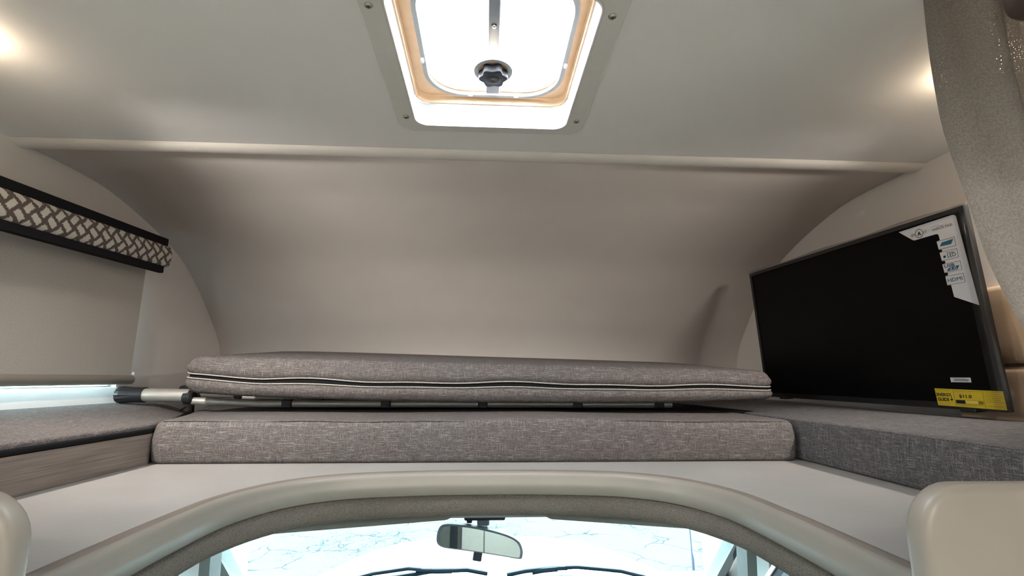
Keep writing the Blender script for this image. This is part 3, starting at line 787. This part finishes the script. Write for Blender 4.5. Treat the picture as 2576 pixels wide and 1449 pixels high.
# ------------------------------------------------------------------ television
TVO = Vector((.968, 1.659, -.054)); TR_ = Vector((1.037, .935, -.061))-TVO; TU = Vector((.941, 1.652, .375))-TVO
ex_ = TR_.normalized(); ez_ = (TU-ex_*TU.dot(ex_)).normalized(); ey_ = ez_.cross(ex_)
tv = thing('television', 'black flat-screen television with white and yellow stickers, leaning by the right wall', 'television')
mm = Matrix.Identity(4)
for i in range(3): mm[i][0] = ex_[i]; mm[i][1] = ey_[i]; mm[i][2] = ez_[i]; mm[i][3] = TVO[i]
tv.matrix_world = mm
TW, TH = .727, .43
mesh('back_cover', bbox(.02, TW-.02, .012, .026, .03, TH-.03, .006), 'bezel', tv)
bz = join(xbox(0, TW, 0, .014, 0, .014), xbox(0, TW, 0, .014, TH-.010, TH), xbox(0, .010, 0, .014, .014, TH-.010), xbox(TW-.010, TW, 0, .014, .014, TH-.010))
mesh('bezel', bz, 'bezel', tv)
mesh('screen', xbox(.010, TW-.010, .003, .012, .014, TH-.010), 'screen', tv)
for u in (.09, TW-.07):
    mesh('foot', bbox(u-.016, u+.016, -.008, .020, -.004, .003, .002), 'bezel', tv)
# clear wrapping film standing proud round the edge
V, Fc = [], []
fo = [(-.002, -.003), (-.004, .012), (-.003, .03)]
for k in range(13):
    t = k/12; w_ = .004*math.sin(9*t)+.003*math.sin(23*t)
    V += [(TW-.020, -.0045, -.012+t*(TH+.016)), (TW+.004+w_*.3, -.006-w_*.5, -.012+t*(TH+.016)), (TW+.014+w_, .014, -.014+t*(TH+.02)), (TW+.012+w_, .035, -.014+t*(TH+.02))]
for k in range(12):
    for j in range(3): a = k*4+j; Fc.append((a, a+1, a+5, a+4))
mesh('wrap_film', (V, Fc), 'film', tv, smooth=True)
V, Fc = [], []
for k in range(25):
    t = k/24; w_ = .002*math.sin(17*t)
    V += [(t*TW, -.004, TH-.012), (t*TW, -.005, TH+.004+w_), (t*TW, .03, TH+.006+w_)]
for k in range(24):
    for j in range(2): a = k*3+j; Fc.append((a, a+1, a+4, a+3))
mesh('wrap_film', (V, Fc), 'film', tv, smooth=True)

def decal(name, uvs, mat, parent, y=-.001, th=.0006):
    n = len(uvs); V = [(u, y, TH-v) for u, v in uvs]+[(u, y+th, TH-v) for u, v in uvs]
    tri = tessellate_polygon([[Vector((u, v, 0)) for u, v in uvs]])
    Fc = [tuple(t) for t in tri]+[tuple(n+i for i in reversed(t)) for t in tri]+[(k, (k+1) % n, n+(k+1) % n, n+k) for k in range(n)]
    return mesh(name, (V, Fc), mat, parent)
def R(u0, v0, u1, v1): return [(u0, v0), (u1, v0), (u1, v1), (u0, v1)]
def bars(name, rects, mat, parent, y=-.0019, th=.0003):
    V, Fc = join(*[xbox(u0, u1, y, y+th, TH-v1, TH-v0) for u0, v0, u1, v1 in rects])
    return mesh(name, (V, Fc), mat, parent)
def text(name, body, u, v, width, height, mat, parent, y=-.0019, bold=0):
    cu_ = bpy.data.curves.new(name, 'FONT'); cu_.body = body; cu_.size = 1; cu_.extrude = 0; cu_.offset = bold; cu_.resolution_u = 3
    to = bpy.data.objects.new(name, cu_); C.objects.link(to)
    dg = bpy.context.evaluated_depsgraph_get(); me = bpy.data.meshes.new_from_object(to.evaluated_get(dg))
    bpy.data.objects.remove(to)
    xs = [p.co.x for p in me.vertices]; ys = [p.co.y for p in me.vertices]
    sx = width/(max(xs)-min(xs)); sy = height/(max(ys)-min(ys))
    for p in me.vertices:
        X = u+(p.co.x-min(xs))*sx; Z = TH-v+(p.co.y-min(ys))*sy - height
        p.co = (X, y, Z)
    me.materials.clear(); me.materials.append(M[mat])
    o = bpy.data.objects.new(name, me); C.objects.link(o); o.parent = parent; return o
ol = [(.5747, .0148), (.700, .0129), (.7045, .0140), (.7077, .0181), (.7156, .2136), (.6698, .1888), (.6687, .1622), (.6608, .1616), (.6605, .1410), (.6668, .1400), (.6671, .1340), (.6605, .1338), (.6592, .1140), (.6666, .1132), (.6667, .1075), (.6600, .1066), (.6589, .0866), (.6651, .0860), (.6653, .0812), (.6585, .0804), (.6575, .0611), (.6652, .0596), (.6645, .0482), (.6625, .0450), (.6590, .0443), (.6086, .0448), (.6043, .0425)]
fs = decal('feature_sticker', ol, 'sticker', tv, .0018)
tag(fs, 'white corner sticker with feature icons')
yb = -.0004+.0018
def frame(name, u0, v0, u1, v1, par, w_=.0006):
    return bars(name, [(u0, v0, u1, v0+w_), (u0, v1-w_, u1, v1), (u1-w_, v0, u1, v1)], 'ink_grey', par, .0012)
for (u0, v0, u1, v1) in ((.6590, .0608, .6963, .0800), (.6597, .0866, .6963, .1062), (.6603, .1142, .6977, .1338), (.6609, .1414, .6988, .1614)): frame('icon_frame', u0, v0, u1, v1, fs)
decal('screen_icon', [(.6625, .0735), (.6685, .0660), (.6932, .0646), (.6868, .0745)], 'blue_ink', fs, .0011, .0004)
text('icon_print', 'LED', .6745, .0935, .0175, .0085, 'navy_ink', fs, .0010)
text('icon_print', 'Direct', .6745, .0895, .0150, .0038, 'navy_ink', fs, .0010)
V, Fc = [], []
for k in range(12):
    a = 2*PI*k/12; r = .0035 if k % 2 == 0 else .002; V.append((.6680+r*math.cos(a), .0985+r*math.sin(a)))
decal('icon_dot', V, 'navy_ink', fs, .0011, .0004)
text('icon_print', 'USB', .6635, .1165, .0215, .0068, 'navy_ink', fs, .0010, .01)
decal('icon_banner', [(.6668, .1315), (.6718, .1245), (.6940, .1228), (.6885, .1312)], 'blue_ink', fs, .0011, .0004)
text('icon_print', '2.0', .6730, .1245, .0150, .0060, 'sticker', fs, .0008, .012)
text('icon_print', 'HDMI', .6645, .1475, .0305, .0082, 'blue_ink', fs, .0010, 0)
text('logo_print', 'SM', .6030, .0292, .0115, .0062, 'ink_grey', fs, .0010)
text('logo_print', 'RT', .6315, .0296, .0100, .0062, 'ink_grey', fs, .0010)
text('logo_print', 'A', .6190, .0275, .0085, .0095, 'ink', fs, .0010, .03)
n = 36; arcs = []
for a0, a1 in ((20, 165), (195, 345)):
    V, Fc = [], []
    for k in range(n+1):
        a = math.radians(a0+(a1-a0)*k/n)
        for r in (.0088, .0099): V.append((.6232+r*.92*math.cos(a), .0010, TH-(.0322-r*1.05*math.sin(a))))
    Fc = [(2*k, 2*k+1, 2*k+3, 2*k+2) for k in range(n)]; arcs.append((V, Fc))
mesh('logo_ring', join(*arcs), 'ink', fs)
text('logo_print', 'webOS Hub', .6535, .0285, .0440, .0072, 'ink_grey', fs, .0010)
text('logo_print', 'powered by', .6532, .0255, .0190, .0022, 'ink_grey', fs, .0010)

en = decal('energy_label', [(.5888, .3863), (.7256, .3885), (.7258, .4257), (.5901, .4235)], 'yellow', tv, -.0009, .0007)
tag(en, 'yellow energy label with black print')
yp = -.0014
text('label_print', 'ENERGY', .5915, .3960, .0320, .0072, 'ink', en, yp, .03)
text('label_print', 'GUIDE', .5925, .4062, .0250, .0075, 'ink', en, yp, .03)
bars('arrow_stem', [(.6225, .4000, .6235, .4090)], 'ink', en, yp)
decal('arrow_head', [(.6190, .4085), (.6262, .4085), (.6226, .4125)], 'ink', en, yp, .0003)
text('label_print', '$11.0', .6400, .3980, .0250, .0078, 'ink', en, yp, .02)
for q in ((.6290, .3880, .6294, .4235), (.6878, .3888, .6882, .4245)): bars('divider', [q], 'ink_soft', en, yp)
bars('price_block', [(.6312, .4098, .6505, .4172)], 'ink', en, yp)
bars('scale_bar', [(.6505, .4100, .6760, .4168)], 'yellow_pale', en, yp)
bars('scale_bar', [(.6760, .4104, .6855, .4164), (.6312, .4096, .6858, .40995), (.6505, .4169, .6858, .4173)], 'ink_soft', en, yp)
L = [(.5905, .3885, .6225, .3889), (.5905, .3912, .6225, .3916), (.5912, .4180, .6020, .4183), (.6060, .4178, .6170, .4181), (.6060, .4198, .6190, .4201), (.5920, .4200, .6020, .4203), (.6315, .3903, .6560, .3908), (.6600, .3905, .6860, .3911), (.6320, .4190, .6720, .4194), (.6760, .4192, .6840, .4196), (.6330, .4208, .6700, .4211)]
for k, (a, b2) in enumerate(((.6905, .7230), (.6920, .7190), (.6905, .7225), (.6925, .7240), (.6920, .7190), (.6920, .7245))): L.append((a, .3905+.0040*k, b2, .3911+.0040*k))
L.append((.6930, .4195, .7215, .4200))
bars('fine_print', L, 'ink_soft', en, yp)
ws_ = decal('serial_sticker', R(.6262, .3621, .6680, .3722), 'sticker', tv, .0018)
tag(ws_, 'small white serial sticker')
bars('fine_print', [(.6310, .3636, .6580, .3641), (.6340, .3660, .6640, .3680), (.6310, .3692, .6620, .3698)], 'ink_grey', ws_, .0012)

# ------------------------------------------------------------------ tan cushions in the corner behind the television
t_ = thing('wall_pad', 'upper tan vinyl pad on the wall beside the television', 'wall pad', (1.0895, .86, .035))
mesh('pad_cover', slab(.030, .44, cushion_prof(.165, .013, .0, .0, .013, .0145), .012, .05), 'tan_vinyl', t_, smooth=True)
t_ = thing('wall_pad', 'lower tan vinyl pad on the wall just above the cushion', 'wall pad', (1.0895, .86, -.085))
mesh('pad_cover', slab(.030, .44, cushion_prof(.115, .013, .0, .0, .010, .0145), .012, .05), 'tan_vinyl', t_, smooth=True)

# ------------------------------------------------------------------ curtain
ct = thing('privacy_curtain', 'heavy grey-brown curtain drawn aside at the right edge', 'curtain', (0, .575, 0))
edge = spline([(.5405, .616), (.453, .611), (.38, .610), (.322, .613), (.226, .629), (.14, .643), (.05, .674), (0, .695), (-.045, .72)], 6)
V, Fc = [], []; NS = 60
for i, e in enumerate(edge):
    z, xl = e.x, e.y
    for j in range(NS+1):
        s_ = j/NS; x = xl+(1.085-xl)*s_
        dep = (.006+.016*min(1, s_*3))*math.sin(s_*19+1.5*math.sin(z*4)) + .010*math.sin(s_*43+z*6)*min(1, s_*4)
        V.append((x, dep-.01+.03*s_, z))
for i in range(len(edge)-1):
    for j in range(NS): a = i*(NS+1)+j; Fc.append((a, a+1, a+NS+2, a+NS+1))
g = mesh('curtain_cloth', (V, Fc), 'curtain', ct, smooth=True)
mesh('curtain_rail', bbox(.64, 1.1, -.004, .02, .535, .5405, .002, 1), 'ceiling', ct)

oc = thing('overhead_cabinet', 'dark brown overhead cabinet at the top right edge', 'cabinet', (.80, .28, .326))
autosmooth(mesh('cabinet_body', bbox(-.325, .30, -.10, .10, 0, .21, .02, 5), 'cabinet', oc), 40)
mesh('cabinet_door', bbox(-.29, .27, -.115, -.10, .015, .20, .004), 'cabinet', oc)

# ------------------------------------------------------------------ added rear cabin units, made up to fill the mirror's reflection
wr_ = thing('wardrobe', 'added grey laminate wardrobe at the cabin rear, for the mirror to reflect', 'wardrobe', (-.60, -2.32, ZF))
mesh('wardrobe_body', bbox(-.48, .46, -.26, .24, 0, 2.0, .004, 1), 'cab_dark', wr_)
for (x0, x1) in ((-.47, .235), (.25, .40)):
    d_ = mesh('wardrobe_door', bbox(x0, x1, .242, .262, .03, 1.97, .004, 1), 'cab_plastic', wr_)
    mesh('handle', bbox(x1-.05, x1-.03, .262, .275, .95, 1.1, .004, 1), 'metal', d_)
wc = thing('rear_cupboard', 'added pale two-door cupboard at the cabin rear, for the mirror to reflect', 'cupboard', (.48, -2.40, ZF))
mesh('cupboard_body', bbox(-.58, .58, -.18, .16, 0, 1.95, .004, 1), 'cab_dark', wc)
for (x0, x1) in ((-.575, -.37), (-.362, .57)):
    d_ = mesh('cupboard_door', bbox(x0, x1, .162, .18, .02, 1.93, .004, 1), 'rear_wall', wc)

# ------------------------------------------------------------------ lamps
def reading_lamp(s, wall, label, power, reach):  # unseen lamps placed from the glow on the ceiling, form made up
    """assumed wall lamp close under the ceiling: added glowing cup on a short arm, swivelling spot head by the base"""
    t = thing('reading_lamp', label, 'lamp', (wall, .712, .498), group='bunk reading lamps')
    V, Fc = lathe([(.030, 0), (.030, .006), (.024, .011)], 24); V = [(-s*z, y, x) for x, y, z in V]
    mesh('base', (V, Fc), 'white_plastic', t, smooth=True)
    mesh('arm', tube([(-s*.008, 0, .006), (-s*.10, 0, .020), (-s*.235, .004, .018)], .005, 8), 'metal', t)
    mesh('neck', tube([(-s*(reach+.01), 0, .016), (-s*(reach+.004), -.008, -.004), (-s*reach, -.012, -.018)], .004, 8), 'metal', t)
    mesh('added_glow_cup', lathe([(.022, -.014), (.027, -.006), (.028, .010), (.024, .014)], 24, (-s*.255, .004, .018)), 'lamp_glow', t, smooth=True)  # added glow for the ceiling hot spot and sparkles through the curtain
    q = Vector((-s*.78, 1.0, -.88)).to_track_quat('-Z', 'Y')
    hd_ = mesh('shade', lathe([(.020, .030), (.026, .024), (.030, -.005), (.031, -.030)], 20), 'metal', t, smooth=True, loc=(-s*reach, -.012, -.030), rot=q.to_euler())
    mesh('lens', lathe([(.0295, -.0295), (.028, -.0315), (.004, -.0325)], 20), 'lamp_lens', hd_, smooth=True)
    A_ = bpy.data.lights.new('reading_lamp_beam', 'AREA'); A_.shape = 'DISK'; A_.size = .058; A_.energy = READING_LAMP*power; A_.color = (1, .93, .84); A_.spread = math.radians(106)
    ao = bpy.data.objects.new('beam', A_); C.objects.link(ao); ao.parent = hd_; ao.location = (0, 0, -.034)
reading_lamp(1, XR, 'assumed bunk reading lamp hidden behind the right curtain', .75, .046)
reading_lamp(-1, XL, 'assumed bunk reading lamp at the upper left, just out of view', 1.3, .185)

def cabin_fill_lamp(y, label):  # unseen ceiling lamps, added to light the bunk from behind
    t = thing('ceiling_fill_lamp', label, 'lamp', (0, y, ZC), group='added cabin fill lamps')
    mesh('housing', bbox(-.26, .26, -.07, .07, -.02, 0, .006), 'white_plastic', t)
    mesh('diffuser', bbox(-.24, .24, -.055, .055, -.026, -.020, .002, 1), 'lamp_lens', t)
    L_ = bpy.data.lights.new('ceiling_fill_light', 'AREA'); L_.shape = 'RECTANGLE'; L_.size = .46; L_.size_y = .10; L_.energy = CABIN_FILL; L_.color = (1, .95, .88)
    lo = bpy.data.objects.new('fill_source', L_); C.objects.link(lo); lo.parent = t; lo.location = (0, 0, -.03)
cabin_fill_lamp(-.75, 'added flat warm fill lamp nearest behind the camera')
cabin_fill_lamp(-1.9, 'added flat warm fill lamp furthest behind the camera')
